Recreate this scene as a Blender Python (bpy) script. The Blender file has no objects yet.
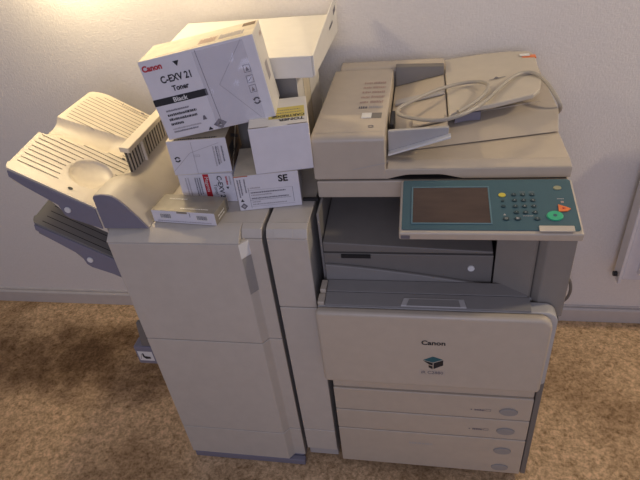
import bpy, bmesh, math, random
from mathutils import Vector, Matrix, Euler
random.seed(7)
SC=bpy.context.scene
COL=SC.collection

# ------------------------------------------------------------------ materials
def new_mat(name):
    m=bpy.data.materials.new(name);m.use_nodes=True
    nt=m.node_tree;b=nt.nodes['Principled BSDF'];return m,nt,b
def plastic(name,col,rough=.45,bump=.0,var=.03,spec=.5,scale=30):
    m,nt,b=new_mat(name)
    b.inputs['Roughness'].default_value=rough
    b.inputs['Specular IOR Level'].default_value=spec
    tc=nt.nodes.new('ShaderNodeTexCoord');n=nt.nodes.new('ShaderNodeTexNoise')
    n.inputs['Scale'].default_value=scale;n.inputs['Detail'].default_value=4
    nt.links.new(tc.outputs['Object'],n.inputs['Vector'])
    r=nt.nodes.new('ShaderNodeValToRGB')
    r.color_ramp.elements[0].position=.3;r.color_ramp.elements[1].position=.7
    r.color_ramp.elements[0].color=(*[c*(1-var) for c in col],1)
    r.color_ramp.elements[1].color=(*[min(1,c*(1+var)) for c in col],1)
    nt.links.new(n.outputs['Fac'],r.inputs['Fac']);nt.links.new(r.outputs['Color'],b.inputs['Base Color'])
    if bump:
        n2=nt.nodes.new('ShaderNodeTexNoise');n2.inputs['Scale'].default_value=700
        nt.links.new(tc.outputs['Object'],n2.inputs['Vector'])
        bp=nt.nodes.new('ShaderNodeBump');bp.inputs['Strength'].default_value=bump;bp.inputs['Distance'].default_value=.0006
        nt.links.new(n2.outputs['Fac'],bp.inputs['Height']);nt.links.new(bp.outputs['Normal'],b.inputs['Normal'])
    return m
M={}
M['cream']=plastic('cream_plastic',(.54,.465,.36),.36,.15)
M['pale']=plastic('finisher_plastic',(.56,.51,.43),.32,.12)
M['ivory']=plastic('ivory_plastic',(.56,.50,.40),.42,.15)
M['tray']=plastic('pale_tray_plastic',(.72,.64,.50),.38,.1)
M['grey']=plastic('grey_plastic',(.185,.17,.15),.5,.15)
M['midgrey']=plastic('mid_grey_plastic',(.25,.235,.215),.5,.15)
M['palegrey']=plastic('pale_grey_plastic',(.47,.45,.42),.45,.1)
M['bluegrey']=plastic('blue_grey_plastic',(.21,.20,.245),.5,.1)
M['dark']=plastic('dark_gap',(.02,.018,.018),.8)
M['black']=plastic('black_plastic',(.012,.012,.013),.5)
M['rib']=plastic('rib_groove',(.10,.085,.06),.7)
M['teal']=plastic('teal_panel',(.055,.12,.14),.4,.05)
M['frame']=plastic('screen_frame',(.12,.22,.25),.4)
M['key']=plastic('dark_key',(.03,.06,.065),.35)
M['yellow']=plastic('yellow_key',(.62,.52,.07),.4)
M['green']=plastic('green_key',(.05,.45,.22),.35)
M['orange']=plastic('orange_key',(.85,.22,.06),.35)
M['olive']=plastic('olive_key',(.35,.34,.2),.35)
M['white']=plastic('white_paint',(.75,.74,.70),.4)
M['card']=plastic('white_carton',(.72,.70,.72),.6,.1,.03)
M['cardw']=plastic('white_board',(.80,.77,.70),.6,.1,.02)
M['brown']=plastic('brown_carton',(.19,.13,.08),.75,.2,.12)
M['tan']=plastic('tan_carton',(.74,.66,.50),.6,.2,.10)
M['ink']=plastic('black_ink',(.015,.015,.018),.6)
M['gink']=plastic('grey_ink',(.16,.15,.17),.6)
M['fink']=plastic('faint_ink',(.42,.39,.40),.6)
M['redink']=plastic('red_ink',(.50,.02,.03),.5)
M['orangeink']=plastic('orange_ink',(.50,.13,.05),.5)
M['yink']=plastic('yellow_ink',(.70,.58,.14),.5)
M['tealink']=plastic('teal_ink',(.02,.12,.14),.4)
M['pinkink']=plastic('rosy_ink',(.48,.33,.27),.6)
M['cable']=plastic('cable_sleeve',(.42,.38,.31),.45)
M['foil']=plastic('glossy_card',(.30,.265,.20),.25,0,.1)
M['postgrey']=plastic('warm_grey_plastic',(.26,.235,.20),.5,.15)
M['paint']=plastic('skirting_paint',(.60,.56,.52),.4)
M['knob']=plastic('button_grey',(.34,.32,.29),.5,.2)
M['radw']=plastic('radiator_enamel',(.72,.70,.72),.35)
def tape_mat():
    m,nt,b=new_mat('clear_tape')
    b.inputs['Base Color'].default_value=(.62,.60,.66,1);b.inputs['Roughness'].default_value=.06;b.inputs['Specular IOR Level'].default_value=1.0
    tr=nt.nodes.new('ShaderNodeBsdfTransparent');mx=nt.nodes.new('ShaderNodeMixShader')
    n=nt.nodes.new('ShaderNodeTexNoise');n.inputs['Scale'].default_value=9;n.inputs['Detail'].default_value=1;n.inputs['Distortion'].default_value=.4
    tc=nt.nodes.new('ShaderNodeTexCoord');nt.links.new(tc.outputs['Object'],n.inputs['Vector'])
    bp=nt.nodes.new('ShaderNodeBump');bp.inputs['Strength'].default_value=1;bp.inputs['Distance'].default_value=.01
    nt.links.new(n.outputs['Fac'],bp.inputs['Height']);nt.links.new(bp.outputs['Normal'],b.inputs['Normal'])
    mx.inputs[0].default_value=.24
    out=nt.nodes['Material Output']
    nt.links.new(tr.outputs[0],mx.inputs[1]);nt.links.new(b.outputs[0],mx.inputs[2]);nt.links.new(mx.outputs[0],out.inputs[0])
    return m
M['tape']=tape_mat()
def screen_mat():
    m,nt,b=new_mat('screen_glass')
    tc=nt.nodes.new('ShaderNodeTexCoord');n=nt.nodes.new('ShaderNodeTexNoise');n.inputs['Scale'].default_value=14
    mp=nt.nodes.new('ShaderNodeMapping');mp.inputs['Scale'].default_value=(1,4,1)
    nt.links.new(tc.outputs['Object'],mp.inputs[0]);nt.links.new(mp.outputs[0],n.inputs['Vector'])
    r=nt.nodes.new('ShaderNodeValToRGB')
    r.color_ramp.elements[0].color=(.05,.032,.025,1);r.color_ramp.elements[1].color=(.10,.065,.048,1)
    nt.links.new(n.outputs['Fac'],r.inputs['Fac']);nt.links.new(r.outputs['Color'],b.inputs['Base Color'])
    b.inputs['Roughness'].default_value=.22
    return m
M['screen']=screen_mat()
def wall_mat():
    m,nt,b=new_mat('woven_wallpaper')
    tc=nt.nodes.new('ShaderNodeTexCoord')
    b.inputs['Roughness'].default_value=.62
    b.inputs['Specular IOR Level'].default_value=.3
    hs=[]
    for sc,ax in (((120,1,60),0),((45,1,260),1)):
        mp=nt.nodes.new('ShaderNodeMapping');mp.inputs['Scale'].default_value=sc
        n=nt.nodes.new('ShaderNodeTexNoise');n.inputs['Scale'].default_value=1.6;n.inputs['Detail'].default_value=2
        nt.links.new(tc.outputs['Object'],mp.inputs[0]);nt.links.new(mp.outputs[0],n.inputs['Vector']);hs.append(n)
    ad=nt.nodes.new('ShaderNodeMath');ad.operation='ADD'
    nt.links.new(hs[0].outputs['Fac'],ad.inputs[0]);nt.links.new(hs[1].outputs['Fac'],ad.inputs[1])
    bp=nt.nodes.new('ShaderNodeBump');bp.inputs['Strength'].default_value=.5;bp.inputs['Distance'].default_value=.0022
    nt.links.new(ad.outputs[0],bp.inputs['Height']);nt.links.new(bp.outputs['Normal'],b.inputs['Normal'])
    r=nt.nodes.new('ShaderNodeValToRGB')
    r.color_ramp.elements[0].position=.3;r.color_ramp.elements[0].color=(.80,.76,.70,1)
    r.color_ramp.elements[1].position=.75;r.color_ramp.elements[1].color=(.87,.83,.78,1)
    ml=nt.nodes.new('ShaderNodeMath');ml.operation='MULTIPLY';ml.inputs[1].default_value=.5
    nt.links.new(ad.outputs[0],ml.inputs[0]);nt.links.new(ml.outputs[0],r.inputs['Fac'])
    nt.links.new(r.outputs['Color'],b.inputs['Base Color'])
    return m
M['wall']=wall_mat()
def carpet_mat():
    m,nt,b=new_mat('worn_carpet')
    tc=nt.nodes.new('ShaderNodeTexCoord')
    b.inputs['Roughness'].default_value=.95;b.inputs['Specular IOR Level'].default_value=.1
    def noise(s,d,dist=0,rough=.5):
        n=nt.nodes.new('ShaderNodeTexNoise');n.inputs['Scale'].default_value=s;n.inputs['Detail'].default_value=d
        n.inputs['Distortion'].default_value=dist;n.inputs['Roughness'].default_value=rough
        nt.links.new(tc.outputs['Object'],n.inputs['Vector']);return n
    fine=noise(95,5,.3,.7);mid=noise(38,4,.5,.7);big=noise(2.3,3,.3)
    r1=nt.nodes.new('ShaderNodeValToRGB');e=r1.color_ramp.elements
    e[0].position=.36;e[0].color=(.27,.165,.075,1);e[1].position=.60;e[1].color=(.86,.60,.35,1)
    mx=nt.nodes.new('ShaderNodeMix');mx.data_type='FLOAT';mx.inputs[0].default_value=.5
    nt.links.new(fine.outputs['Fac'],mx.inputs[2]);nt.links.new(mid.outputs['Fac'],mx.inputs[3])
    nt.links.new(mx.outputs[0],r1.inputs['Fac'])
    r2=nt.nodes.new('ShaderNodeValToRGB');e=r2.color_ramp.elements
    e[0].position=.38;e[0].color=(.66,.63,.60,1);e[1].position=.52;e[1].color=(1,1,1,1)
    nt.links.new(big.outputs['Fac'],r2.inputs['Fac'])
    mm=nt.nodes.new('ShaderNodeMix');mm.data_type='RGBA';mm.blend_type='MULTIPLY';mm.inputs[0].default_value=1
    nt.links.new(r1.outputs['Color'],mm.inputs[6]);nt.links.new(r2.outputs['Color'],mm.inputs[7])
    sx=nt.nodes.new('ShaderNodeSeparateXYZ');nt.links.new(tc.outputs['Object'],sx.inputs[0])
    wob=noise(3.5,3,.5);warp=noise(9,3)
    def mth(op,a,b_=None,clamp=False):
        n=nt.nodes.new('ShaderNodeMath');n.operation=op;n.use_clamp=clamp
        for i,v in enumerate((a,b_)):
            if v is None:continue
            if isinstance(v,(int,float)):n.inputs[i].default_value=v
            else:nt.links.new(v,n.inputs[i])
        return n.outputs[0]
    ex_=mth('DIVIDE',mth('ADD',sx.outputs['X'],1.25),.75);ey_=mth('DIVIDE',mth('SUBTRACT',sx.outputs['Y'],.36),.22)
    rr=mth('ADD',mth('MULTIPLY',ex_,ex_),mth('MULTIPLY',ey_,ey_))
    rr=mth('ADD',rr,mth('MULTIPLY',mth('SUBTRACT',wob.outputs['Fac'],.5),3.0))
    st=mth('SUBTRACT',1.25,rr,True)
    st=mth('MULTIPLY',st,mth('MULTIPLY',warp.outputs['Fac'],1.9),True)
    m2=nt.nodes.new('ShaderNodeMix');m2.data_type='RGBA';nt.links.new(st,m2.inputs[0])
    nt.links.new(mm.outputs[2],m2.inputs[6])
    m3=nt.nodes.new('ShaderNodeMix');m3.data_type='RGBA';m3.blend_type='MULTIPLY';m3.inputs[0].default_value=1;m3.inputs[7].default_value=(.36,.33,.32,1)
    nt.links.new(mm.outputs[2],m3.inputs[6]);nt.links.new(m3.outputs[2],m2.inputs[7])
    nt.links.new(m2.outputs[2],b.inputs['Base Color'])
    bp=nt.nodes.new('ShaderNodeBump');bp.inputs['Strength'].default_value=.8;bp.inputs['Distance'].default_value=.006
    nt.links.new(fine.outputs['Fac'],bp.inputs['Height']);nt.links.new(bp.outputs['Normal'],b.inputs['Normal'])
    return m
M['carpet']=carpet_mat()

# ------------------------------------------------------------------ mesh helpers
def tag(o,label=None,cat=None,group=None,kind=None):
    if label:o['label']=label
    if cat:o['category']=cat
    if group:o['group']=group
    if kind:o['kind']=kind
    return o
def empty(name,loc,rot=(0,0,0)):
    o=bpy.data.objects.new(name,None);COL.objects.link(o);o.location=loc;o.rotation_euler=rot;o.empty_display_size=.05;return o
def link(name,me,mat,parent=None,bevel=0,seg=2,smooth=True):
    me.materials.append(M[mat])
    if smooth:
        for p in me.polygons:p.use_smooth=True
        me.set_sharp_from_angle(angle=math.radians(32))
    o=bpy.data.objects.new(name,me);COL.objects.link(o)
    if parent:o.parent=parent
    if bevel:
        b=o.modifiers.new('bevel','BEVEL');b.width=bevel;b.segments=seg;b.limit_method='ANGLE';b.angle_limit=math.radians(32);b.harden_normals=True
    return o
def obj(name,bm,mat,parent=None,bevel=0,seg=2,smooth=True):
    bmesh.ops.recalc_face_normals(bm,faces=bm.faces)
    me=bpy.data.meshes.new(name);bm.to_mesh(me);bm.free()
    return link(name,me,mat,parent,bevel,seg,smooth)
def B():return bmesh.new()
def bx(bm,x0,x1,y0,y1,z0,z1):
    vs=[bm.verts.new((x,y,z)) for x in (x0,x1) for y in (y0,y1) for z in (z0,z1)]
    for f in ((0,1,3,2),(4,6,7,5),(0,4,5,1),(2,3,7,6),(0,2,6,4),(1,5,7,3)):bm.faces.new([vs[i] for i in f])
    return bm
def box(name,r,mat,parent=None,bevel=.002,seg=2):
    return obj(name,bx(B(),*r),mat,parent,bevel,seg)
def hexa(bm,p):   # 8 points: bottom 4 (ccw) then top 4
    v=[bm.verts.new(q) for q in p]
    for f in ((3,2,1,0),(4,5,6,7),(0,1,5,4),(1,2,6,5),(2,3,7,6),(3,0,4,7)):bm.faces.new([v[i] for i in f])
    return bm
def prism(bm,poly,axis,a0,a1):
    """poly in the two axes that are not `axis` (in xyz order), extruded from a0 to a1"""
    def mk(p,a):
        if axis=='X':return (a,p[0],p[1])
        if axis=='Y':return (p[0],a,p[1])
        return (p[0],p[1],a)
    A=[bm.verts.new(mk(p,a0)) for p in poly];Bv=[bm.verts.new(mk(p,a1)) for p in poly]
    n=len(poly)
    bm.faces.new(A[::-1]);bm.faces.new(Bv)
    for i in range(n):bm.faces.new((A[i],A[(i+1)%n],Bv[(i+1)%n],Bv[i]))
    return bm
def oval(bm,c,rx,ry,t,n=28,mtx=None):
    """disc in local xy, extruded by t in +z, placed by matrix"""
    lo=[];hi=[]
    for i in range(n):
        a=2*math.pi*i/n
        lo.append(Vector((c[0]+rx*math.cos(a),c[1]+ry*math.sin(a),c[2])))
        hi.append(Vector((c[0]+rx*.93*math.cos(a),c[1]+ry*.93*math.sin(a),c[2]+t)))
    if mtx:lo=[mtx@v for v in lo];hi=[mtx@v for v in hi]
    a=[bm.verts.new(v) for v in lo];b=[bm.verts.new(v) for v in hi]
    bm.faces.new(a[::-1]);bm.faces.new(b)
    for i in range(n):bm.faces.new((a[i],a[(i+1)%n],b[(i+1)%n],b[i]))
    return bm
def tube(name,pts,r,mat,parent=None,closed=False):
    cu=bpy.data.curves.new(name,'CURVE');cu.dimensions='3D';cu.bevel_depth=r;cu.bevel_resolution=3;cu.resolution_u=8;cu.use_fill_caps=True
    s=cu.splines.new('NURBS');s.points.add(len(pts)-1)
    for p,q in zip(s.points,pts):p.co=(*q,1)
    s.order_u=4;s.use_endpoint_u=True
    t=bpy.data.objects.new(name+'_c',cu);COL.objects.link(t)
    dg=bpy.context.evaluated_depsgraph_get();me=bpy.data.meshes.new_from_object(t.evaluated_get(dg))
    bpy.data.objects.remove(t);me.name=name
    return link(name,me,mat,parent)
def text_mesh(s,size,bold=0,xs=1,spacing=1,align='LEFT',extr=.0):
    cu=bpy.data.curves.new('t','FONT');cu.body=s;cu.size=size;cu.offset=bold;cu.space_character=spacing;cu.align_x=align;cu.resolution_u=3
    cu.extrude=extr
    t=bpy.data.objects.new('t',cu);COL.objects.link(t);t.scale=(xs,1,1)
    dg=bpy.context.evaluated_depsgraph_get();me=bpy.data.meshes.new_from_object(t.evaluated_get(dg))
    bpy.data.objects.remove(t)
    me.transform(Matrix.Diagonal((xs,1,1,1)))
    return me
class Face:
    """a plane on which ink is put: origin, u and v axes; everything is collected per ink colour"""
    def __init__(s,o,u,v,parent,eps=.0006):
        s.o=Vector(o);s.u=Vector(u).normalized();s.v=Vector(v).normalized();s.n=s.u.cross(s.v);s.parent=parent;s.eps=eps;s.b={}
    def bm(s,mat):
        if mat not in s.b:s.b[mat]=B()
        return s.b[mat]
    def P(s,x,y,k=1):return s.o+s.u*x+s.v*y+s.n*s.eps*k
    def poly(s,mat,pts,k=1):
        b=s.bm(mat);b.faces.new([b.verts.new(s.P(x,y,k)) for x,y in pts])
    def rect(s,mat,x0,x1,y0,y1,k=1):s.poly(mat,[(x0,y0),(x1,y0),(x1,y1),(x0,y1)],k)
    def line(s,mat,x0,y0,x1,y1,w,k=1):
        d=Vector((x1-x0,y1-y0)).normalized();n=Vector((-d.y,d.x))*w/2
        s.poly(mat,[(x0-n.x,y0-n.y),(x1-n.x,y1-n.y),(x1+n.x,y1+n.y),(x0+n.x,y0+n.y)],k)
    def frame(s,mat,x0,x1,y0,y1,w,k=1):
        s.rect(mat,x0,x1,y0,y0+w,k);s.rect(mat,x0,x1,y1-w,y1,k);s.rect(mat,x0,x0+w,y0+w,y1-w,k);s.rect(mat,x1-w,x1,y0+w,y1-w,k)
    def scribble(s,mat,x0,x1,y,h,n,seed=0,vert=False,k=1):
        """a row of illegible print: little blocks with uneven widths"""
        rnd=random.Random(seed);x=x0
        while x<x1-.001:
            w=(x1-x0)/n*rnd.uniform(.5,1.1)
            if x+w>x1:w=x1-x
            hh=h*rnd.uniform(.75,1)
            if vert:s.rect(mat,y,y+hh,x,x+w*.72,k)
            else:s.rect(mat,x,x+w*.72,y,y+hh,k)
            x+=w
    def disc(s,mat,x,y,r,k=1,n=18,ry=None):
        ry=ry or r
        s.poly(mat,[(x+r*math.cos(2*math.pi*i/n),y+ry*math.sin(2*math.pi*i/n)) for i in range(n)],k)
    def ring_arrows(s,mat,x,y,r,k=1):
        """two chasing arrows in a circle"""
        for a0 in (20,200):
            pts=[]
            for i in range(9):
                a=math.radians(a0+i*16);pts.append((x+r*math.cos(a),y+r*math.sin(a)))
            for i in range(8,-1,-1):
                a=math.radians(a0+i*16);pts.append((x+r*.55*math.cos(a),y+r*.55*math.sin(a)))
            b=s.bm(mat)
            for i in range(8):
                q=[pts[i],pts[i+1],pts[16-i],pts[17-i]];s.poly(mat,q,k)
            a=math.radians(a0+8*16);a2=math.radians(a0+8*16+28)
            s.poly(mat,[(x+r*1.25*math.cos(a),y+r*1.25*math.sin(a)),(x+r*.8*math.cos(a2),y+r*.8*math.sin(a2)),(x+r*.3*math.cos(a),y+r*.3*math.sin(a))],k)
    def text(s,mat,t,x,y,size,rot=0,bold=0,xs=1,spacing=1,align='LEFT',k=1):
        me=text_mesh(t,size,bold,xs,spacing,align)
        c,sn=math.cos(math.radians(rot)),math.sin(math.radians(rot))
        for v in me.vertices:
            a,b=v.co.x,v.co.y
            v.co=s.P(x+a*c-b*sn,y+a*sn+b*c,k)
        s.bm(mat).from_mesh(me);bpy.data.meshes.remove(me)
    def done(s,name='printing',names={}):
        out=[]
        for mat,b in s.b.items():
            out.append(obj(names.get(mat,name),b,mat,s.parent,smooth=False))
        s.b={};return out

# ------------------------------------------------------------------ the room
W=.7225
wall=B();bx(wall,-3.2,2.2,W,W+.12,0,2.9);o=obj('wall_back',wall,'wall');tag(o,'cream woven wallpaper wall behind the photocopier','wall',kind='structure')
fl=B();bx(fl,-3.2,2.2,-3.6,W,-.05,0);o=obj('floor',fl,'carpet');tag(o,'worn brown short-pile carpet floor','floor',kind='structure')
bb=B();prism(bb,[(W,0),(W,.0675),(W-.012,.0675),(W-.017,.060),(W-.017,0)],'X',-3.2,2.2)
o=obj('baseboard_back',bb,'paint',bevel=.001);tag(o,'cream painted skirting board along the wall foot','baseboard',kind='structure')
tr=B();prism(tr,[(W-.006,.0685),(W,.0685),(W,.076),(W-.004,.076),(W-.006,.074)],'X',-3.2,2.2)
o=obj('trim_1',tr,'paint',bevel=.001);tag(o,'slim cable duct on top of the skirting board','trim',kind='structure')

# radiator
rad=empty('radiator',(1.45,W-.06,.27))
tag(rad,'white ribbed panel radiator on the wall at the right edge','radiator')
rb=B();x0=.942-1.45
bx(rb,x0+.012,.5,-.028,.018,.012,.60);o=obj('panel',rb,'radw',rad,.006,3)
fr=B()
for i in range(16):
    xx=x0+.055+i*.045
    prism(fr,[(xx,-.028),(xx+.006,-.040),(xx+.022,-.040),(xx+.028,-.028)],'Z',.045,.565)
obj('ribs',fr,'radw',rad,.003,2)
sd=B();bx(sd,x0,x0+.011,-.034,.022,0,.612);obj('side_panel',sd,'radw',rad,.003)
sd=B();bx(sd,x0+.012,.5,-.034,.022,.602,.612);obj('top_grille',sd,'radw',rad,.002)
vb=B();oval(vb,(0,0,0),.010,.010,.012,20,Matrix.Translation((x0-.002,-.012,.03))@Matrix.Rotation(-math.pi/2,4,'Y'));obj('bleed_valve',vb,'black',rad,.001)
br=B();bx(br,.0,.04,.022,.0595,.1,.5);obj('wall_bracket',br,'radw',rad,.001)

# ------------------------------------------------------------------ photocopier
cp=empty('photocopier',(.2825,.35,0))
tag(cp,'large cream office photocopier with a teal control panel and paper drawers','photocopier')
OFF=Vector((-.2825,-.35,0))
def place(o,off=OFF):
    o.location=off;return o
def cpart(name,bm,mat,bevel=.003,seg=2,parent=None):
    o=obj(name,bm,mat,parent or cp,bevel,seg)
    if parent is None:o.location=OFF
    return o
# body: cabinet, rear tower, right post
cab=B();bx(cab,.004,.562,.012,.695,.035,.745);cpart('cabinet',cab,'palegrey',.004)
rear=B();bx(rear,.004,.562,.33,.695,.746,.951);cpart('rear_housing',rear,'midgrey',.003)
post=B();prism(post,[(.512,0),(.571,0),(.571,.329),(.497,.329),(.497,.016)],'Z',.700,.950);cpart('right_post',post,'postgrey',.004)
rw=B();prism(rw,[(.488,.004),(.495,.01),(.495,.329),(.43,.329),(.43,.16),(.4145,.0475)],'Z',.7475,.950);cpart('cavity_wall',rw,'postgrey',.001)
strip=B();bx(strip,.5495,.565,-.004,.30,.035,.699);cpart('side_strip',strip,'grey',.003)
lw=B();bx(lw,.0,.006,.06,.33,.746,.950);cpart('left_wall',lw,'midgrey',.001)
# paper exit unit in the cavity
ex=empty('paper_exit_unit',(0,0,0));ex.parent=cp;ex.location=OFF
t=B();hexa(t,[(.008,.052,.843),(.410,.052,.843),(.410,.329,.855),(.008,.329,.855),(.008,.052,.872),(.410,.052,.850),(.410,.329,.885),(.008,.329,.905)])
obj('exit_tray',t,'grey',ex,.003)
fs=B();bx(fs,.008,.411,.050,.329,.7475,.840);obj('fascia',fs,'grey',ex,.002)
ar=B();pts=[]
for i in range(21):
    x=.010+i*.02;pts.append((x,.812-.058*((x-.0)/.41)**1.7-.004*math.sin(x*8)))
prism(ar,[(.010,.7485)]+pts[:-1]+[(.408,.7485)],'Y',.040,.0495);obj('lower_fascia',ar,'midgrey',ex,.003)
sl=B();bx(sl,.052,.124,.0465,.0515,.829,.839);obj('slot',sl,'black',ex,0)
bt=B();oval(bt,(0,0,0),.0085,.0085,.004,24,Matrix.Translation((.362,.0498,.803))@Matrix.Rotation(math.pi/2,4,'X'));o=obj('round_button',bt,'white',ex,.0006);o['label']='small white round button'
# front door (big bulging cover)
door=empty('front_door',(0,0,0));door.parent=cp;door.location=OFF
def rrect(x0,x1,z0,z1,rs,n=7):
    p=[]
    for (cx,cz,a0,r) in ((x1-rs[0],z1-rs[0],0,rs[0]),(x0+rs[1],z1-rs[1],90,rs[1]),(x0+rs[2],z0+rs[2],180,rs[2]),(x1-rs[3],z0+rs[3],270,rs[3])):
        for i in range(n+1):
            a=math.radians(a0+90*i/n);p.append((cx+r*math.cos(a),cz+r*math.sin(a)))
    return p
d=B();prism(d,rrect(-.0055,.538,.497,.750,(.030,.012,.012,.012)),'Y',-.066,-.040);obj('door_panel',d,'cream',door,.010,4)
d=B();prism(d,rrect(-.003,.553,.500,.748,(.030,.008,.010,.010)),'Y',-.0395,-.0015);obj('door_shell',d,'palegrey',door,.004,3)
tp=B();prism(tp,[(-.0395,.7485),(-.0395,.7535),(-.001,.7605),(-.001,.7485)],'X',.016,.492);obj('top_cover',tp,'midgrey',door,.001)
tp=B();prism(tp,[(.001,.7465),(.001,.7612),(.038,.767),(.038,.7465)],'X',.016,.488);obj('rear_ledge',tp,'midgrey',door,.001)
tp=B();bx(tp,-.002,.0150,-.0395,-.006,.7485,.760);bx(tp,.000,.0150,-.004,.035,.7465,.769);obj('corner_cap',tp,'cream',door,.003)
hd=B();hexa(hd,[(.198,-.0385,.750),(.350,-.0385,.750),(.345,-.014,.754),(.205,-.014,.754),(.198,-.0385,.757),(.350,-.0385,.757),(.345,-.014,.7605),(.205,-.014,.7605)]);obj('door_grip',hd,'palegrey',door,.002)
hd=B();hexa(hd,[(.212,-.0380,.7560),(.336,-.0380,.7560),(.332,-.019,.7590),(.218,-.019,.7590),(.212,-.0380,.7576),(.336,-.0380,.7576),(.332,-.019,.7606),(.218,-.019,.7606)]);obj('grip_recess',hd,'midgrey',door)
f=Face((0,-.066,0),(1,0,0),(0,0,1),door,.0005)
f.text('ink','Canon',.276,.6565,.0205,bold=.0006,xs=1.05,align='CENTER',k=1)
f.done('brand_lettering')
f.poly('tealink',[(.252,.602),(.276,.616),(.300,.606),(.276,.594)])
f.poly('ink',[(.252,.600),(.276,.592),(.276,.583),(.268,.586)])
f.poly('ink',[(.278,.592),(.301,.604),(.301,.585),(.278,.570)])
f.poly('ink',[(.266,.584),(.276,.580),(.276,.569),(.266,.576)])
f.done('emblem')
f.text('gink','iR C2880',.275,.5515,.0145,align='CENTER',bold=.0002)
f.frame('fink',.244,.306,.5475,.5655,.0006)
f.done('model_plate')
# panel above the drawers
d=B();bx(d,.001,.5475,-.001,.011,.398,.4955);cpart('upper_panel',d,'cream',.003)
def drawer(z0,z1,knobs,lab=True):
    e=empty('paper_drawer',(0,0,0));e.parent=cp;e.location=OFF
    d=B();bx(d,.001,.5475,-.006,.010,z0+.0016,z1-.0016);obj('drawer_front',d,'cream',e,.003,3)
    for i,zk in enumerate(knobs):
        k=B();oval(k,(0,0,0),.0255,.0155,.004,32,Matrix.Translation((.487,-.0062,zk))@Matrix.Rotation(math.pi/2,4,'X'));obj('release_button',k,'knob',e,.001)
        k=B()
        for j in range(32):pass
        f=Face((0,-.0062,0),(1,0,0),(0,0,1),e,.0005)
        if lab:
            f.scribble('gink',.396,.424,zk-.003,.008,6,int(zk*999))
            f.frame('gink',.426,.440,zk-.003,zk+.006,.001)
            f.poly('gink',[(.384,zk+.001),(.389,zk+.004),(.389,zk-.002)])
        else:
            f.frame('palegrey',.376,.448,zk-.007,zk+.008,.0007,.6)
        f.done('size_label')
    return e
drawer(.300,.3975,[.338]);drawer(.209,.299,[.249])
e=drawer(.033,.208,[.152,.066],False)
f=Face((0,-.006,0),(1,0,0),(0,0,1),e,.0005);f.scribble('palegrey',.215,.285,.152,.010,8,5);f.done('faint_lettering')
ft=B();bx(ft,.02,.54,.06,.66,.012,.034);cpart('base_frame',ft,'dark',.002)
for x in (.05,.51):
    for y in (.08,.62):
        c=B();oval(c,(0,0,0),.024,.024,.012,20,Matrix.Translation((x,y,.0)));cpart('foot',c,'black',.001)
# scanner
SY=.128
s=B();bx(s,-.005,.566,SY,.695,.952,.9985);cpart('scanner_housing',s,'cream',.004)
s=B();bx(s,.002,.560,SY+.006,.69,.9990,1.0025);cpart('scanner_gap',s,'dark',0)
s=B()
# lid with grip hollow in its front edge
lid=[(-.005,1.003),(.165,1.003)]+[(.165+.17*i/16,1.003+.011*min(1,math.sin(math.pi*i/16)*1.3)) for i in range(1,16)]+[(.338,1.003),(.568,1.003),(.568,1.029),(-.005,1.029)]
prism(s,lid,'Y',SY,SY+.03);cpart('platen_front',s,'cream',.002)
s=B();hexa(s,[(.0,.1585,1.003),(.568,.1585,1.003),(.568,.693,1.003),(.0,.693,1.003),(.0,.1585,1.0355),(.568,.1585,1.0355),(.568,.693,1.039),(.0,.693,1.039)])
cpart('platen_cover',s,'cream',.003)
s=B();prism(s,[(SY+.001,1.0292),(.1582,1.0292),(.1582,1.036),(SY+.006,1.0315)],'X',.166,.567);cpart('platen_edge',s,'cream',.001)
# paper output slope of the feeder
rp=B()
v=[(.168,.195,1.0395),(.564,.290,1.042),(.568,.300,1.080),(.568,.690,1.083),(.168,.690,1.055),(.168,.225,1.048)]
b_=[rp.verts.new(q) for q in [(.168,.192,1.0395),(.566,.284,1.0395),(.566,.690,1.0395),(.168,.690,1.0395)]]
t_=[rp.verts.new(q) for q in [(.168,.285,1.043),(.566,.318,1.082),(.566,.690,1.083),(.168,.690,1.050)]]
rp.faces.new(b_[::-1]);rp.faces.new(t_)
for i in range(4):rp.faces.new((b_[i],b_[(i+1)%4],t_[(i+1)%4],t_[i]))
fd=empty('document_feeder',(0,0,0));fd.parent=cp;fd.location=OFF
obj('output_slope',rp,'cream',fd,.004,3)
rg=B();hexa(rg,[(.30,.345,1.053),(.535,.375,1.077),(.535,.381,1.077),(.30,.351,1.053),(.30,.345,1.0575),(.535,.375,1.0812),(.535,.381,1.0812),(.30,.351,1.0575)]);obj('slope_ridge',rg,'cream',fd,.001)
fc=B()
prism(fc,[(SY-.001,1.0035),(SY-.001,1.104),(SY+.004,1.111),(SY+.014,1.1145),(.575,1.112),(.575,1.0400),(SY+.032,1.0400),(SY+.032,1.0035)],'X',-.009,.162)
obj('feeder_cover',fc,'cream',fd,.004,3)
f=Face((0,SY-.001,0),(1,0,0),(0,0,1),fd,.0006)
f.line('palegrey',.085,1.030,.163,1.047,.0016);f.done('cover_seam')
f=Face((0,0,1.1158),(1,0,0),(0,1,-.0058),fd,.0003)
f.line('palegrey',.0,.148,.160,.151,.0014)
f.done('cover_seam')
for r in range(6):
    y=.455-.034*r
    f.scribble('pinkink' if r<5 else 'gink',.088,.110,y,.014,4,r)
    f.scribble('pinkink' if r<5 else 'fink',.114,.148,y,.016,7,r+20)
f.done('picture_instructions')
f.rect('grey',.112,.148,.225,.256,1);f.done('window')
wt=B();bx(wt,.100,.124,.226,.255,1.1135,1.1165);o=obj('switch_tab',wt,'white',fd,.001);o['label']='small white tab'
f.ring_arrows('gink',.127,.178,.0075);f.done('recycling_mark')
rl=B();prism(rl,[(.577,1.05),(.577,1.106),(.584,1.113),(.596,1.117),(.630,1.117),(.645,1.110),(.655,1.085),(.655,1.05)],'X',.004,.305);obj('rear_rail',rl,'cream',fd,.005,3)
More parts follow.
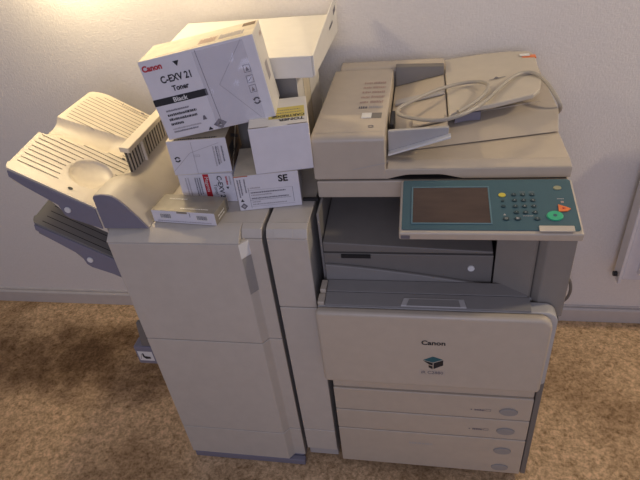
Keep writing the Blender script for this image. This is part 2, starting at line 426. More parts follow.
# document tray
tl=B();hexa(tl,[(.166,.186,1.058),(.303,.190,1.086),(.303,.586,1.086),(.166,.586,1.058),(.166,.186,1.066),(.303,.190,1.096),(.303,.586,1.096),(.166,.586,1.066)]);obj('tray_base',tl,'cream',fd,.001)
bd=B()
out=[(.306,.255),(.318,.268),(.345,.284),(.414,.292),(.505,.322),(.524,.350),(.537,.413),(.549,.600),(.540,.634),(.48,.655),(.40,.664),(.306,.664)]
def bz(x):return 1.100+(x-.306)*.085+.004*math.sin((x-.3)*9)
lo=[bd.verts.new((x,y,bz(x)-.012)) for x,y in out];hi=[bd.verts.new((x,y,bz(x))) for x,y in out]
bd.faces.new(lo[::-1]);bd.faces.new(hi)
for i in range(len(out)):j=(i+1)%len(out);bd.faces.new((lo[i],lo[j],hi[j],hi[i]))
obj('document_tray',bd,'ivory',fd,.003,3)
sp=B();bx(sp,.32,.50,.45,.66,1.076,1.0925);obj('tray_support',sp,'midgrey',fd,.002)
g=B();hexa(g,[(.166,.176,1.045),(.304,.176,1.088),(.304,.184,1.088),(.166,.184,1.058),(.166,.172,1.104),(.304,.172,1.110),(.304,.184,1.110),(.166,.184,1.104)]);obj('paper_guide',g,'palegrey',fd,.002)
g=B();hexa(g,[(.166,.160,1.046),(.308,.160,1.088),(.308,.1745,1.088),(.166,.1745,1.046),(.166,.160,1.050),(.308,.160,1.093),(.308,.1745,1.095),(.166,.1745,1.053)]);obj('tray_lip',g,'white',fd,.001)
g=B();hexa(g,[(.168,.548,1.067),(.303,.548,1.097),(.303,.585,1.097),(.168,.585,1.067),(.168,.556,1.122),(.303,.556,1.118),(.303,.585,1.118),(.168,.585,1.122)]);obj('paper_guide',g,'grey',fd,.002)
g=B();hexa(g,[(.172,.40,1.0685),(.30,.40,1.0965),(.30,.43,1.0965),(.172,.43,1.0685),(.172,.40,1.075),(.30,.40,1.101),(.30,.43,1.101),(.172,.43,1.075)]);obj('guide_slide',g,'palegrey',fd,.002)
g=B();hexa(g,[(.22,.235,1.080),(.296,.235,1.0965),(.296,.275,1.0965),(.22,.275,1.080),(.22,.235,1.086),(.296,.235,1.101),(.296,.275,1.101),(.22,.275,1.086)]);obj('guide_slide',g,'cream',fd,.002)
g=B();bx(g,.168,.178,.22,.30,1.068,1.10);obj('feed_roller',g,'black',fd,.002)
g=B();prism(g,[(.322,.285),(.350,.300),(.385,.304),(.385,.36),(.322,.36)],'Z',1.066,1.088);obj('tray_gap_block',g,'bluegrey',fd,.002)  # added block; its dark colour stands in for the shaded gap under the tray
# marks on the tray
A=Vector((.306,.0,bz(.306)));dx=Vector((.25,0,bz(.5)-bz(.306)-.0)).normalized()
f=Face((.43,.45,bz(.43)+.0006),(1,0,.085),(0,1,0),fd,.0006)
f.line('gink',-.016,-.006,.026,.006,.003);f.poly('gink',[(-.004,-.002),(.010,.002),(.003,.014)])
f.done('embossed_mark')
lm=B();hexa(lm,[(.514,.585,1.117),(.551,.575,1.120),(.552,.600,1.120),(.514,.602,1.117),(.514,.585,1.1225),(.549,.575,1.126),(.550,.596,1.126),(.514,.602,1.1225)]);o=obj('indicator_lens',lm,'orange',fd,.002);o['label']='orange plastic indicator lens'
lm=B();hexa(lm,[(.509,.592,1.1226),(.534,.585,1.1252),(.535,.606,1.1252),(.509,.609,1.1226),(.509,.592,1.124),(.534,.585,1.1268),(.535,.606,1.1268),(.509,.609,1.124)]);obj('indicator_cap',lm,'white',fd,.0005)
# ---- control panel
u=Vector((1,0,0));a=Vector((.199,-.05,.978));b=Vector((.199,.1,1.013));vv=(b-a).normalized();nn=u.cross(vv)
pm=Matrix(((u.x,vv.x,nn.x,a.x),(u.y,vv.y,nn.y,a.y),(u.z,vv.z,nn.z,a.z),(0,0,0,1)))
pn=bpy.data.objects.new('control_panel',None);COL.objects.link(pn);pn.parent=cp;pn.matrix_basis=Matrix.Translation(OFF)@pm
def pp(name,bm,mat,bevel=.001,seg=2,parent=None):return obj(name,bm,mat,parent or pn,bevel,seg)
sh=B();bx(sh,-.001,.364,-.003,.157,-.022,-.0005);pp('panel_shell',sh,'cream',.004,3)
sh=B();bx(sh,.02,.34,.10,.20,-.05,-.024);pp('panel_arm',sh,'palegrey',.003)
tp=B();prism(tp,rrect(.0045,.3590,.006,.155,(.006,.004,.004,.006),3),'Z',-.0004,.0016);pp('panel_face',tp,'teal',.0006)
fr=B()
for r in ((.024,.190,.130,.133),(.024,.190,.0215,.0245),(.024,.027,.0247,.1298),(.187,.190,.0247,.1298)):bx(fr,*r,.0017,.0032)
pp('screen_bezel',fr,'frame',.0003)
scn=B();bx(scn,.0272,.1868,.0248,.1297,.0017,.0024);pp('touch_screen',scn,'screen',0)
def key(x,y,rx,ry,mat,h=.0022,name='key'):
    k=B();oval(k,(x,y,.0017),rx,ry,h,20);return pp(name,k,mat,.0003)
key(.2155,.106,.0078,.0062,'yellow').__setitem__('label','yellow round key')
for r,y in enumerate((.107,.090,.0725)):
    for c,x in enumerate((.2395,.258,.2765)):key(x,y,.0056,.0045,'key')
for x in (.240,.258,.277):key(x,.055,.0058,.0046,'key')
key(.2155,.088,.0035,.003,'key');key(.2155,.0725,.0048,.0036,'key')
key(.218,.037,.0068,.0052,'key');key(.241,.037,.0068,.0052,'key');key(.279,.037,.0064,.0048,'key')
key(.330,.127,.0085,.0062,'olive',.002).__setitem__('label','olive oval key')
key(.314,.045,.0165,.0135,'green',.003).__setitem__('label','big green start key')
ok=B();p=[(.324,.077),(.340,.0695),(.3475,.0645),(.340,.0575),(.323,.0565)]
prism(ok,p,'Z',.0017,.0045);o=pp('key',ok,'orange',.0008);o['label']='orange stop key'
f=Face((0,0,.0042),(1,0,0),(0,1,0),pn,.0003)
for i,(x,y) in enumerate([(x,y) for y in (.107,.090,.0725) for x in (.2395,.258,.2765)]):
    f.text('palegrey',str(i+1),x,y-.0022,.006,align='CENTER')
for c,x in zip('*0#',(.240,.258,.277)):f.text('palegrey',c,x,.0528,.006,align='CENTER')
f.text('palegrey','ID',.218,.0345,.0065,align='CENTER')
f.poly('palegrey',[(.238,.040),(.245,.037),(.238,.034)]);f.text('palegrey','C',.279,.035,.006,align='CENTER')
f.done('key_legends')
f=Face((0,0,.0018),(1,0,0),(0,1,0),pn,.0003)
for x in (.258,.2765):f.scribble('midgrey',x-.006,x+.006,.1145,.0018,4,int(x*999))
f.scribble('palegrey',.252,.272,.0445,.0022,7,3);f.poly('palegrey',[(.213,.047),(.219,.047),(.216,.052)])
f.scribble('palegrey',.325,.340,.0935,.0025,4,9);f.rect('pinkink',.331,.337,.083,.088)
f.done('small_legends')
f=Face((0,0,.0047),(1,0,0),(0,1,0),pn,.0002);f.disc('teal',.314,.045,.004);f.poly('redink',[(.331,.068),(.338,.065),(.331,.062)]);f.done('key_symbols')
pr=B();bx(pr,.279,.346,.001,.0165,.0017,.005);pp('palm_rest',pr,'ivory',.001)
pl=B();bx(pl,.003,.022,-.0042,-.0032,-.017,-.007);pp('small_plate',pl,'gink',0)
# cable ring glimpsed behind the copier
pts=[(.560,.705,.36),(.60,.66,.34),(.70,.64,.335),(.765,.62,.32),(.785,.61,.27),(.785,.61,.22),(.76,.615,.17),(.70,.65,.14),(.60,.69,.12)]
o=tube('wall_cable',pts,.0055,'grey');tag(o,'thin grey cable looping out behind the photocopier near the floor','cable')

# ------------------------------------------------------------------ signal cable on the feeder
TB=lambda x,y,z:(x,y,z)
cab=[(.579,.470,.985),(.580,.40,1.03),(.579,.345,1.068),(.568,.318,1.094),(.557,.350,1.112),(.545,.402,1.122),(.525,.455,1.128),(.490,.455,1.126),(.458,.415,1.124),(.428,.362,1.122),(.400,.305,1.121),(.372,.245,1.126),(.335,.205,1.125),(.290,.185,1.120),(.252,.205,1.114),(.215,.235,1.108),(.183,.262,1.105),(.182,.300,1.106),(.215,.325,1.110),(.265,.375,1.116),(.315,.415,1.114),(.355,.432,1.116),(.395,.418,1.121),(.408,.370,1.130),(.395,.315,1.131),(.365,.262,1.128),(.325,.222,1.124)]
o=tube('signal_cable',cab,.0048,'cable');tag(o,'loose grey-beige cable looped over the copier document feeder','cable')

# ------------------------------------------------------------------ finisher
fn=empty('document_finisher',(-.32,.33,0))
tag(fn,'tall cream paper finisher cabinet with two output trays on its left','finisher')
FO=Vector((.32,-.33,0))
def fp(name,bm,mat,bevel=.003,seg=2,parent=None):
    o=obj(name,bm,mat,parent or fn,bevel,seg)
    if parent is None:o.location=FO
    return o
bd=B();bx(bd,-.510,-.128,.010,.66,.034,.915);fp('cabinet',bd,'palegrey',.003)
bd=B();bx(bd,-.508,-.130,.0,.62,.002,.033);fp('kick_plinth',bd,'bluegrey',.002)
bd=B();bx(bd,-.509,-.124,-.020,-.001,.002,.028);fp('kick_strip',bd,'bluegrey',.003)
tp=B();prism(tp,[(.0085,.9165),(-.019,.9165),(-.019,.9185),(.010,.9405),(.0335,.943),(.0335,.9165)],'X',-.517,-.176)
fp('top_edge',tp,'pale',.002,3)
tp=B();prism(tp,[(.0085,.9165),(.004,.9165),(.006,.922),(.014,.938),(.0335,.943),(.0335,.9165)],'X',-.1755,-.125)
fp('top_edge',tp,'pale',.002,3)
tp=B();bx(tp,-.513,-.125,.0345,.66,.916,.942);fp('top_cover',tp,'pale',.002)
def door_profile(cut=.0):
    return [(-.515,-.020),(-.176,-.020),(-.160,.001),(-.125,.001),(-.125,.0095),(-.513,.0095)]
def fdoor(z0,z1,parent,name='door_panel'):
    d=B();prism(d,door_profile(),'Z',z0,z1);return obj(name,d,'pale',parent,.0025,3)
for z0,z1,h in ((.5815,.916,1),(.1725,.5790,0),(.0300,.1700,0)):
    e=empty('finisher_door',(0,0,0));e.parent=fn;e.location=FO
    fdoor(z0,z1,e)
    if h:
        h=B();hexa(h,[(-.1745,-.0215,.760),(-.1605,-.002,.760),(-.1585,.0,.760),(-.1735,-.0185,.760),(-.1745,-.0215,.872),(-.1605,-.002,.872),(-.1585,.0,.872),(-.1735,-.0185,.872)])
        obj('handle_recess',h,'knob',e,.0006)
        h=B();hexa(h,[(-.1765,-.0225,.874),(-.160,-.0010,.874),(-.158,.001,.874),(-.1735,-.0185,.874),(-.1765,-.0225,.9155),(-.160,-.0010,.9155),(-.158,.001,.9155),(-.1735,-.0185,.9155)])
        obj('handle_cap',h,'white',e,.0006)
# tray head (wedge)
wp=[(-.524,.9435),(-.524,1.030),(-.520,1.037),(-.500,1.0395),(-.483,1.038),(-.472,1.034),(-.458,1.022),(-.440,.998),(-.422,.970),(-.407,.9435)]
wd=B();rows=[]
for k in range(25):
    y=.010+.61*k/24
    t=min(1,max(0,(y-.07)/.11));t=t*t*(3-2*t)
    rows.append([wd.verts.new((x,y,z-(.026*t*min(1,max(0,(z-.985)/.03))))) for x,z in wp])
n_=len(wp)
for k in range(24):
    for i in range(n_):
        j=(i+1)%n_;wd.faces.new((rows[k][i],rows[k][j],rows[k+1][j],rows[k+1][i]))
wd.faces.new(rows[0]);wd.faces.new(rows[-1][::-1])
fp('tray_head',wd,'ivory',0)
wf=B();prism(wf,[(x,z) for x,z in wp],'Y',.0045,.0095);fp('head_end_plate',wf,'bluegrey',.001)
# upper output tray as a height field
def dish(x,y):
    h=0
    yc=.222+(x+.735)*.30
    if x<-.555:
        w=.046;k=max(0,1-((y-yc)/w)**2);end=min(1,max(0,(-.565-x)/.045))**.5 if x<-.565 else 0
        h-=.022*k**.6*end
    q=((x+.583)/.044)**2+((y-.112)/.055)**2
    if q<1:h-=.016*(1-q)**.5
    return h
def crown(x,y):
    t=max(0,(y-.44)/.05);return -.010*t*t
def ztop(x,y):
    base=1.000+(-.522-x)*.60
    return base+dish(x,y)+crown(x,y)
def outer(y):
    if y<.03:return -.712+(.03-y)**2*14-.012
    if y<.178:return -.722-.012*((y-.03)/.148)
    if y<.21:return -.734-.0*(y)
    if y<.44:return -.736
    return -.736+((y-.44)/.052)**2*.03
def build_tray(name,dz,ribs,parent,mat,head,dishes=True,y1=.492,ribmat='rib'):
    e=empty(name,(0,0,0));e.parent=parent;e.location=FO
    bm=B();nx,ny=90,160;xi=-.519
    top=[[None]*(ny+1) for _ in range(nx+1)];bot=[[None]*(ny+1) for _ in range(nx+1)]
    zf=ztop if dishes else (lambda x,y:1.0+(-.522-x)*.60)
    for j in range(ny+1):
        y=.006+(y1-.006)*j/ny;xo=outer(y)
        for i in range(nx+1):
            x=xo+(xi-xo)*i/nx
            top[i][j]=bm.verts.new((x,y,zf(x,y)+dz))
            s=(x+.735)/.215
            th=.020+.012*min(1,max(0,s/.45)) if s<.45 else .034+(.022)*min(1,(s-.45)/.12)
            bot[i][j]=bm.verts.new((x,y,1.000+(-.522-x)*.60+dz-th-.014))
    for i in range(nx):
        for j in range(ny):
            bm.faces.new((top[i][j],top[i+1][j],top[i+1][j+1],top[i][j+1]))
            bm.faces.new((bot[i][j],bot[i][j+1],bot[i+1][j+1],bot[i+1][j]))
    for i in range(nx):
        bm.faces.new((top[i][0],bot[i][0],bot[i+1][0],top[i+1][0]));bm.faces.new((top[i][ny],top[i+1][ny],bot[i+1][ny],bot[i][ny]))
    for j in range(ny):
        bm.faces.new((top[0][j],top[0][j+1],bot[0][j+1],bot[0][j]));bm.faces.new((top[nx][j],bot[nx][j],bot[nx][j+1],top[nx][j+1]))
    obj('tray_plate',bm,mat,e)
    # side cheek
    ck=B();prism(ck,[(-.716,1.110+dz),(-.719,1.093+dz),(-.690,1.066+dz),(-.622,1.013+dz),(-.616,.984+dz),(-.605,.974+dz),(-.528,.942+dz),(-.528,1.000+dz)],'Y',.002,.0055);obj('tray_cheek',ck,'bluegrey',e,.002)
    bl=B();oval(bl,(0,0,0),.0085,.0085,.003,20,Matrix.Translation((-.600,.0015,1.000+dz))@Matrix.Rotation(math.pi/2,4,'X'));o=obj('bolt_cap',bl,'white',e,.0005)
    rb=B()
    for (y,xa,xb) in ribs:
        n=24;ps=[]
        for i in range(n+1):
            x=xa+(xb-xa)*i/n;ps.append((x,y,zf(x,y)+dz+.0009))
        for i in range(n):
            p,q=ps[i],ps[i+1]
            rb.faces.new([rb.verts.new((p[0],p[1]-.0011,p[2])),rb.verts.new((q[0],q[1]-.0011,q[2])),rb.verts.new((q[0],q[1]+.0011,q[2])),rb.verts.new((p[0],p[1]+.0011,p[2]))])
    o=obj('rib_grooves',rb,ribmat,e,smooth=False)
    return e
ribs=[]
for i in range(10):
    y=.322+i*.0165
    xa=outer(y)+.010+(.0 if y>.31 else 0)
    if i>=7:xa+=.012*(i-6)
    ribs.append((y,xa,-.528))
ribs.append((.290,-.722,-.655));ribs.append((.306,-.724,-.610))
for i,y in enumerate((.045,.063,.081,.099,.117,.135,.153)):
    ribs.append((y,outer(y)+.010,(-.625,-.630,-.634,-.634,-.632,-.628,-.618)[i]))
ribs.append((.171,outer(.171)+.010,-.530))
for y,xa in ((.188,-.690),(.204,-.650),(.220,-.600),(.236,-.560)):ribs.append((y,xa,-.530))
for y in (.132,.148):ribs.append((y,-.543,-.528))
et=build_tray('output_tray',0,ribs,fn,'tray',True)
def tp3(x,y):return Vector((x,y,ztop(x,y)+.001))
f=Face(tp3(-.605,.468)+Vector((0,0,.003)),(1,0,-.6),(0,1,0),et,.0008)
f.line('gink',-.055,-.010,-.055,.004,.0016);f.line('gink',-.055,-.010,.0,-.010,.0016);f.disc('gink',.008,-.002,.006,ry=.004);f.line('gink',.018,-.012,.030,-.012,.0014)
f.done('tray_mark')
f=Face(tp3(-.592,.030),(1,0,-.6),(0,1,0),et,.0006);f.disc('ink',0,0,.0062,ry=.0048);f.done('black_dot')
f=Face(tp3(-.552,.222)+Vector((0,0,.001)),(1,0,-.6),(0,1,0),et,.0006);f.disc('ink',0,0,.005,ry=.003);f.done('black_dot')
lr=[(.02+.022*i,outer(.02+.022*i)+.02,-.53) for i in range(9)]
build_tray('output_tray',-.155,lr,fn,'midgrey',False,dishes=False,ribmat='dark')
# paper stop grid between tray and head
gr=empty('paper_stop',(0,0,0));gr.parent=fn;gr.location=FO
g=B();hexa(g,[(-.508,.150,1.076),(-.482,.150,1.072),(-.482,.500,1.072),(-.508,.500,1.076),(-.508,.150,1.090),(-.482,.150,1.086),(-.482,.500,1.086),(-.508,.500,1.090)]);obj('top_bar',g,'tray',gr,.002)
g=B();bx(g,-.500,-.4955,.155,.498,.995,1.0735);obj('back_plate',g,'rib',gr,0)
g=B()
for i in range(22):
    y=.158+i*.0156;bx(g,-.4950,-.4935,y,y+.0065,.995,1.073)
obj('slats',g,'ivory',gr,0)
for y in (.228,.385):
    g=B();bx(g,-.4933,-.485,y,y+.007,.995,1.0735);obj('stop_rib',g,'tray',gr,.001)
# side bracket with sticker
sb=empty('side_bracket',(0,0,0));sb.parent=fn;sb.location=FO
g=B();hexa(g,[(-.575,.020,.500),(-.513,.020,.500),(-.513,.034,.500),(-.575,.034,.500),(-.562,.020,.600),(-.513,.020,.600),(-.513,.034,.600),(-.562,.034,.600)]);obj('bracket_arm',g,'grey',sb,.003)
g=B();bx(g,-.603,-.513,.018,.060,.4250,.4990);obj('bracket_head',g,'bluegrey',sb,.004)
f=Face((-.5955,.018,.440),(1,0,0),(0,0,1),sb,.0006);f.rect('white',0,.048,0,.040);f.done('sticker')
f=Face((-.5955,.0172,.440),(1,0,0),(0,0,1),sb,.0006)
f.poly('ink',[(.014,.032),(.019,.032),(.020,.020),(.038,.018),(.038,.010),(.022,.008),(.014,.016)]);f.line('gink',.004,.006,.012,.030,.0014);f.done('sticker_symbol')

# ------------------------------------------------------------------ buffer unit (narrow column)
bu=empty('paper_pass_unit',(-.065,.33,0))
tag(bu,'narrow cream cabinet column between the finisher and the photocopier','cabinet')
BO=Vector((.065,-.33,0))
def bp_(name,bm,mat,bevel=.003,seg=2):
    o=obj(name,bm,mat,bu,bevel,seg);o.location=BO;return o
g=B();bx(g,-.112,-.016,.016,.66,.02,.915);bp_('cabinet',g,'palegrey')
g=B();bx(g,-.1148,-.0153,.004,.0155,.6985,.9155);bp_('upper_door',g,'pale',.003,3)
g=B();bx(g,-.1148,-.0153,.004,.0155,.1700,.6960);bp_('middle_door',g,'pale',.003,3)
g=B();bx(g,-.1148,-.0153,.004,.0155,.0660,.1680);bp_('lower_door',g,'pale',.003,3)
g=B();prism(g,[(.004,.916),(.006,.922),(.014,.938),(.0355,.943),(.0355,.916)],'X',-.1148,-.0153);bp_('top_edge',g,'pale',.002,3)
g=B();bx(g,-.1148,-.0153,.0365,.66,.916,.942);bp_('top_cover',g,'pale',.002)
g=B();hexa(g,[(-.095,.0045,.918),(-.050,.0045,.918),(-.050,.016,.938),(-.095,.016,.938),(-.095,.0035,.920),(-.050,.0035,.920),(-.048,.0135,.9395),(-.097,.0135,.9395)]);bp_('finger_grip',g,'pale',.001)
g=B();bx(g,-.045,-.006,.128,.136,.9425,.950);bp_('latch',g,'dark',.001)
for y in (.1,.6):
    g=B();bx(g,-.09,-.04,y-.02,y+.02,.001,.019);bp_('foot',g,'black',.001)

# ------------------------------------------------------------------ cartons
def carton(name,label,pos,rot,dims,mat='card',side=None,topm=None,group='printer supply cartons stacked on the finisher',bevel=.0018,skip_top=False):
    w,d,h=dims
    e=empty(name,pos,rot);tag(e,label,'box',group)
    bm=B();bx(bm,0,w,0,d,0,h)
    # slight bulge of the board
    bmesh.ops.subdivide_edges(bm,edges=bm.edges[:],cuts=5,use_grid_fill=True)
    rnd=random.Random(hash(label)%1000 if 0 else len(label))
    for v in bm.verts:
        x,y,z=v.co
        fx,fy,fz=x/w,y/d,z/h
        k=.0012
        if fy<.001:v.co.y-=k*math.sin(math.pi*fx)*math.sin(math.pi*fz)*.0
        if fy>.999:v.co.y+=k*math.sin(math.pi*fx)*math.sin(math.pi*fz)
    o=obj('carton_body',bm,mat,e,bevel,2)
    if side or topm:
        if side:o.data.materials.append(M[side])
        if topm:o.data.materials.append(M[topm])
        ti=len(o.data.materials)-1
        for p in o.data.polygons:
            if side and abs(p.normal.x)>.8:p.material_index=1
            if topm and p.normal.z>.8:p.material_index=ti
    return e,Face((0,0,0),(1,0,0),(0,0,1),e,.0006),Face((0,0,h),(1,0,0),(0,1,0),e,.0006),Face((w,0,0),(0,1,0),(0,0,1),e,.0006)

# F : SE carton
e,fr_,tp_,rt=carton('supply_carton','white carton printed SE in bold black, lying right of the rotated-print carton',(-.195,.083,.9425),(0,0,.184),(.154,.15,.0965),topm='tan')
w,h=.154,.0965
fr_.text('ink','SE',.105,.073,.024,bold=.0008)
fr_.rect('orangeink',.0,.034,.094,.0965,.7)
for i,x in enumerate((.006,.012,.022)):
    fr_.scribble('gink',.038+.006*i,.088,x,.0035,16,i+3,vert=True)
fr_.poly('ink',[(.006,.026),(.015,.026),(.0105,.034)])
fr_.poly('gink',[(.012,.004),(.021,.013),(.012,.022),(.003,.013)]);fr_.disc('fink',.012,.013,.0035,k=1.4)
fr_.line('gink',.030,.006,.030,.064,.0008);fr_.line('fink',.030,.010,.138,.010,.0007);fr_.line('gink',.030,.028,.130,.028,.0007);fr_.line('fink',.030,.056,.136,.056,.0006);fr_.line('gink',.136,.014,.136,.056,.0008)
for i,y in enumerate((.060,.047,.040,.031,.021,.014)):
    fr_.scribble('gink' if i in(3,1) else 'fink',.034,(.060,.120,.085,.125,.055,.118)[i],y,.0038,(8,22,14,24,6,20)[i],i+50)
fr_.rect('pinkink',.072,.084,.066,.084,.5);fr_.b['pinkink'].free();fr_.b.pop('pinkink')
fr_.done('printing')
# G
e,fr_,tp_,rt=carton('supply_carton','white toner carton lying on its side with a red strip and sideways lettering',(-.358,.125,.9425),(0,0,.023),(.143,.125,.0805))
for i,x in enumerate((.018,.025,.043,.049,.055)):
    fr_.scribble('gink' if i>1 else 'fink',.012+.003*i,.072,x,.0036,16,i+13,vert=True)
fr_.rect('redink',.066,.081,.0,.0805,.7);fr_.text('white','Magenta',.0705,.074,.013,rot=-90,k=1.3)
fr_.text('ink','C-EXV 21',.102,.076,.0175,rot=-90,bold=.0003,k=1.2);fr_.text('ink','Toner',.090,.052,.0125,rot=-90)
fr_.poly('ink',[(.121,.044),(.129,.044),(.125,.037)]);fr_.scribble('redink',.050,.074,.124,.005,6,4,vert=True)
fr_.scribble('fink',.05,.075,.133,.004,8,4,vert=True)
fr_.done('printing')
# B
e,fr_,tp_,rt=carton('supply_carton','white carton with a recycling mark and brown side, upper left under the big toner carton',(-.361,.121,1.0240),(0,0,.115),(.147,.14,.092),side='brown',topm='tan')
fr_.ring_arrows('ink',.018,.043,.0075)
fr_.line('fink',.060,.0,.060,.086,.0010);fr_.line('fink',.0,.010,.052,.058,.0009);fr_.line('fink',.052,.058,.128,.080,.0009);fr_.frame('fink',.060,.075,.047,.052,.0008)
for i,x in enumerate((.110,.117,.122,.131)):
    fr_.scribble('gink' if i%2 else 'fink',.018+.004*i,.072,x,.004,14,i+31,vert=True)
fr_.rect('tan',.0,.145,-.0001,.0012,.8);fr_.done('printing')
tp_.scribble('ink',.020,.125,.003,.006,18,2);tp_.done('printing')
rt.line('tan',.004,.004,.13,.080,.010);rt.rect('ink',.012,.06,.030,.060);rt.line('black',.02,.02,.10,.03,.006);rt.line('black',.05,.075,.12,.04,.008);rt.done('printing')
# C
e,fr_,tp_,rt=carton('supply_carton','plain white carton with a yellow toner cartridge label on its open-slotted top',(-.139,.090,1.0405),(0,0,.215),(.137,.165,.115),side='tan',topm='cardw')
fr_.line('fink',.001,.001,.136,.001,.0010);fr_.done('seam')
tp_.poly('brown',[(.000,.004),(.048,.0035),(.044,.0006),(.004,.0006)]);tp_.poly('brown',[(.088,.0035),(.136,.004),(.132,.0006),(.092,.0006)])
tp_.done('flap_slot')
tp_.rect('yink',.046,.130,.040,.105,.7);tp_.text('ink','TONER',.128,.036,.0175,rot=180,bold=.0006,xs=1.0,k=1.2);tp_.text('ink','CARTRIDGE',.130,.057,.0175,rot=180,bold=.0006,xs=.80,k=1.2)
tp_.scribble('gink',.052,.124,.068,.0045,12,5,k=1.1);tp_.scribble('gink',.062,.120,.084,.0040,9,6,k=1.1)
tp_.done('yellow_label')
# H
e,fr_,tp_,rt=carton('small_carton','small flat glossy carton with two barcodes at the front of the finisher top',(-.404,.034,.9438),(0,0,-.10),(.170,.076,.0345),topm='foil',side='foil')
for x in (.024,.122):
    fr_.rect('white',x-.002,x+.030,.012,.028,.6)
    rnd=random.Random(int(x*1000));xx=x
    while xx<x+.027:
        ww=rnd.uniform(.0006,.0018);fr_.rect('gink',xx,xx+ww,.0145,.0255,1.2);xx+=ww+rnd.uniform(.0005,.0012)
fr_.scribble('fink',.012,.158,.0045,.0028,40,5)
fr_.line('ink',.104,.020,.104,.033,.001);fr_.rect('foil',.070,.098,.029,.0345,.8)
fr_.done('barcode')
tp_.scribble('cardw',.075,.150,.012,.004,16,3);tp_.scribble('cardw',.025,.075,.052,.005,9,8);tp_.done('printing')
rt.scribble('cardw',.015,.050,.016,.005,7,3);rt.scribble('cardw',.015,.050,.008,.004,7,4);rt.done('printing')
# A
wA,dA,hA=.263,.142,.187
e,fr_,tp_,rt=carton('toner_carton','big taped toner carton with a black band, tilted on top of the pile',(-.345,.113,1.1235),(-.037,-.127,.17),(wA,dA,hA),topm='tan',side='cardw')
fr_.text('redink','Canon',.004,.163,.0180,bold=.0008,xs=.95)
fr_.poly('ink',[(.076,.172),(.090,.172),(.083,.160)])
fr_.text('ink','C-EXV 21',.035,.131,.0215,bold=.0006,xs=.84,k=1.2);fr_.text('ink','Toner',.054,.110,.0165,bold=.0006,xs=.92)
fr_.rect('ink',.0,.128,.083,.099,.8);fr_.text('white','Black',.046,.086,.0145,bold=.0003,xs=1.1,k=1.6)
fr_.scribble('gink',.020,.075,.0660,.0045,16,1);
for i,y in enumerate((.055,.044,.033)):fr_.scribble('ink',.020,(.090,.088,.052)[i],y,.0060,(15,15,7)[i],i+70)
fr_.scribble('fink',.020,.090,.022,.004,20,15);fr_.scribble('gink',.020,.080,.015,.004,16,16)
fr_.poly('gink',[(.096,.030),(.106,.030),(.103,.040),(.099,.040)])
fr_.poly('ink',[(.100,.003),(.112,.003),(.106,.011)])
c=(.132,.013);r=.0125
fr_.poly('gink',[(c[0],c[1]-r),(c[0]+r*1.3,c[1]),(c[0],c[1]+r),(c[0]-r*1.3,c[1])]);fr_.disc('cardw',c[0],c[1],.004,k=1.4);fr_.poly('ink',[(c[0]-.006,c[1]-.002),(c[0]+.006,c[1]-.002),(c[0],c[1]+.006)],1.7)
for i,z in enumerate((.112,.088,.066)):
    fr_.frame('gink',.222,.238,z,z+.017,.0012)
    fr_.poly('gink',[(.226,z+.003),(.234,z+.003),(.230,z+.013)]) if i!=1 else fr_.line('gink',.225,z+.004,.235,z+.013,.002)
fr_.ring_arrows('ink',.231,.046,.0085)
fr_.line('fink',.235,.183,.160,.100,.0011);fr_.line('fink',.160,.100,.230,.006,.0011);fr_.line('gink',.137,.0,.131,.183,.0012)
fr_.done('printing')
tp_.scribble('pinkink',.135,.175,.025,.050,12,3);tp_.scribble('fink',.182,.240,.028,.045,14,8)
tp_.rect('ink',.040,.245,.0085,.0100);tp_.rect('brown',.228,.258,.10,.132);tp_.done('printing')
rt.line('fink',.010,.0,.010,.183,.001);rt.scribble('pinkink',.09,.12,.160,.010,4,3);rt.rect('fink',.05,.09,.07,.11);rt.done('printing')
tpm=B()
n=8;m=9
V=[[None]*(m+1) for _ in range(n+1)]
rnd=random.Random(3)
for i in range(n+1):
    for j in range(m+1):
        x=.124+.115*i/n;z=.002+.180*j/m
        V[i][j]=tpm.verts.new((x,-.0014-.0035*rnd.random(),z))
for i in range(n):
    for j in range(m):tpm.faces.new((V[i][j],V[i+1][j],V[i+1][j+1],V[i][j+1]))
o=obj('clear_tape',tpm,'tape',e,smooth=False)
# D lid and E tall carton
e,fr_,tp_,rt=carton('carton_lid','wide shallow white carton lid at the top, behind the big toner carton',(-.486,.304,1.1930),(0,0,-.012),(.467,.385,.0535),mat='cardw')
for v in e.children[0].data.vertices:
    if v.co.x<.3:v.co.x+=.042*(1-v.co.y/.395)*(1-v.co.x/.3)
g=B();hexa(g,[(.4676,.0,.004),(.4715,.0,.004),(.4715,.384,.004),(.4676,.384,.004),(.4676,.0,.054),(.4715,.0,.054),(.4735,.390,.108),(.470,.390,.108)]);obj('side_flap',g,'cardw',e,.001)
rt.o=Vector((.4727,0,0))
rt.poly('gink',[(.24,.045),(.30,.050),(.30,.058),(.24,.053)]);rt.poly('gink',[(.32,.064),(.36,.070),(.36,.085),(.32,.079)]);rt.done('tab_slot')
e,fr_,tp_,rt=carton('tall_carton','tall plain carton standing behind the yellow-labelled one and carrying the white lid',(-.440,.318,.9425),(0,0,0),(.372,.300,.2495),mat='midgrey',side='cardw')
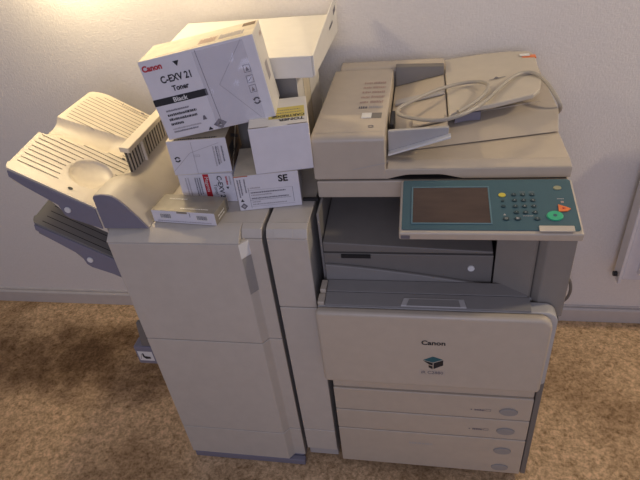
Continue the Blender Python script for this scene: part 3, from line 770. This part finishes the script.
rt.line('ink',.072,.0,.072,.2495,.0018);rt.poly('tan',[(.073,0),(.150,0),(.150,.252),(.073,.2495)],.8);rt.line('brown',.152,.0,.152,.2495,.003)
rt.done('carton_edge')

# ------------------------------------------------------------------ camera
R=Vector((0.98260381,0.15544581,-0.10161868));U=Vector((-0.01064975,0.593441,0.80480704));F=Vector((-0.18540857,0.78972425,-0.58477284))
cd=bpy.data.cameras.new('camera');co=bpy.data.objects.new('camera',cd);COL.objects.link(co)
Mx=Matrix(((R.x,U.x,-F.x,.2449),(R.y,U.y,-F.y,-.9777),(R.z,U.z,-F.z,1.6419),(0,0,0,1)))
co.matrix_world=Mx
cd.sensor_fit='HORIZONTAL';cd.sensor_width=36;cd.lens=536.92/640*36;cd.clip_start=.02
SC.camera=co

# ------------------------------------------------------------------ light
def area(name,loc,target,size,sizey,power,col):
    l=bpy.data.lights.new(name,'AREA');l.shape='RECTANGLE';l.size=size;l.size_y=sizey;l.energy=power;l.color=col
    o=bpy.data.objects.new(name,l);COL.objects.link(o);o.location=loc
    o.rotation_euler=(Vector(target)-Vector(loc)).to_track_quat('-Z','Y').to_euler();return o
def point(name,loc,power,col,r):
    l=bpy.data.lights.new(name,'POINT');l.energy=power;l.color=col;l.shadow_soft_size=r
    o=bpy.data.objects.new(name,l);COL.objects.link(o);o.location=loc;return o
point('hanging_lamp',(-.59,.50,1.76),13.5,(1,.78,.46),.035)
point('wall_lamp',(-.86,.585,1.50),3.6,(1,.80,.48),.045)
point('ceiling_lamp',(1.9,.36,2.1),52,(1,.82,.58),.08)
area('window_daylight',(.3,-2.5,1.9),(0,.5,.9),1.3,1.3,20,(.68,.70,1))
w=bpy.data.worlds.new('room_ambient');SC.world=w;w.use_nodes=True
w.node_tree.nodes['Background'].inputs[0].default_value=(.82,.79,.94,1);w.node_tree.nodes['Background'].inputs[1].default_value=.22
SC.view_settings.view_transform='Standard';SC.view_settings.look='None';SC.view_settings.gamma=1;SC.view_settings.exposure=0
SC.view_settings.use_curve_mapping=False
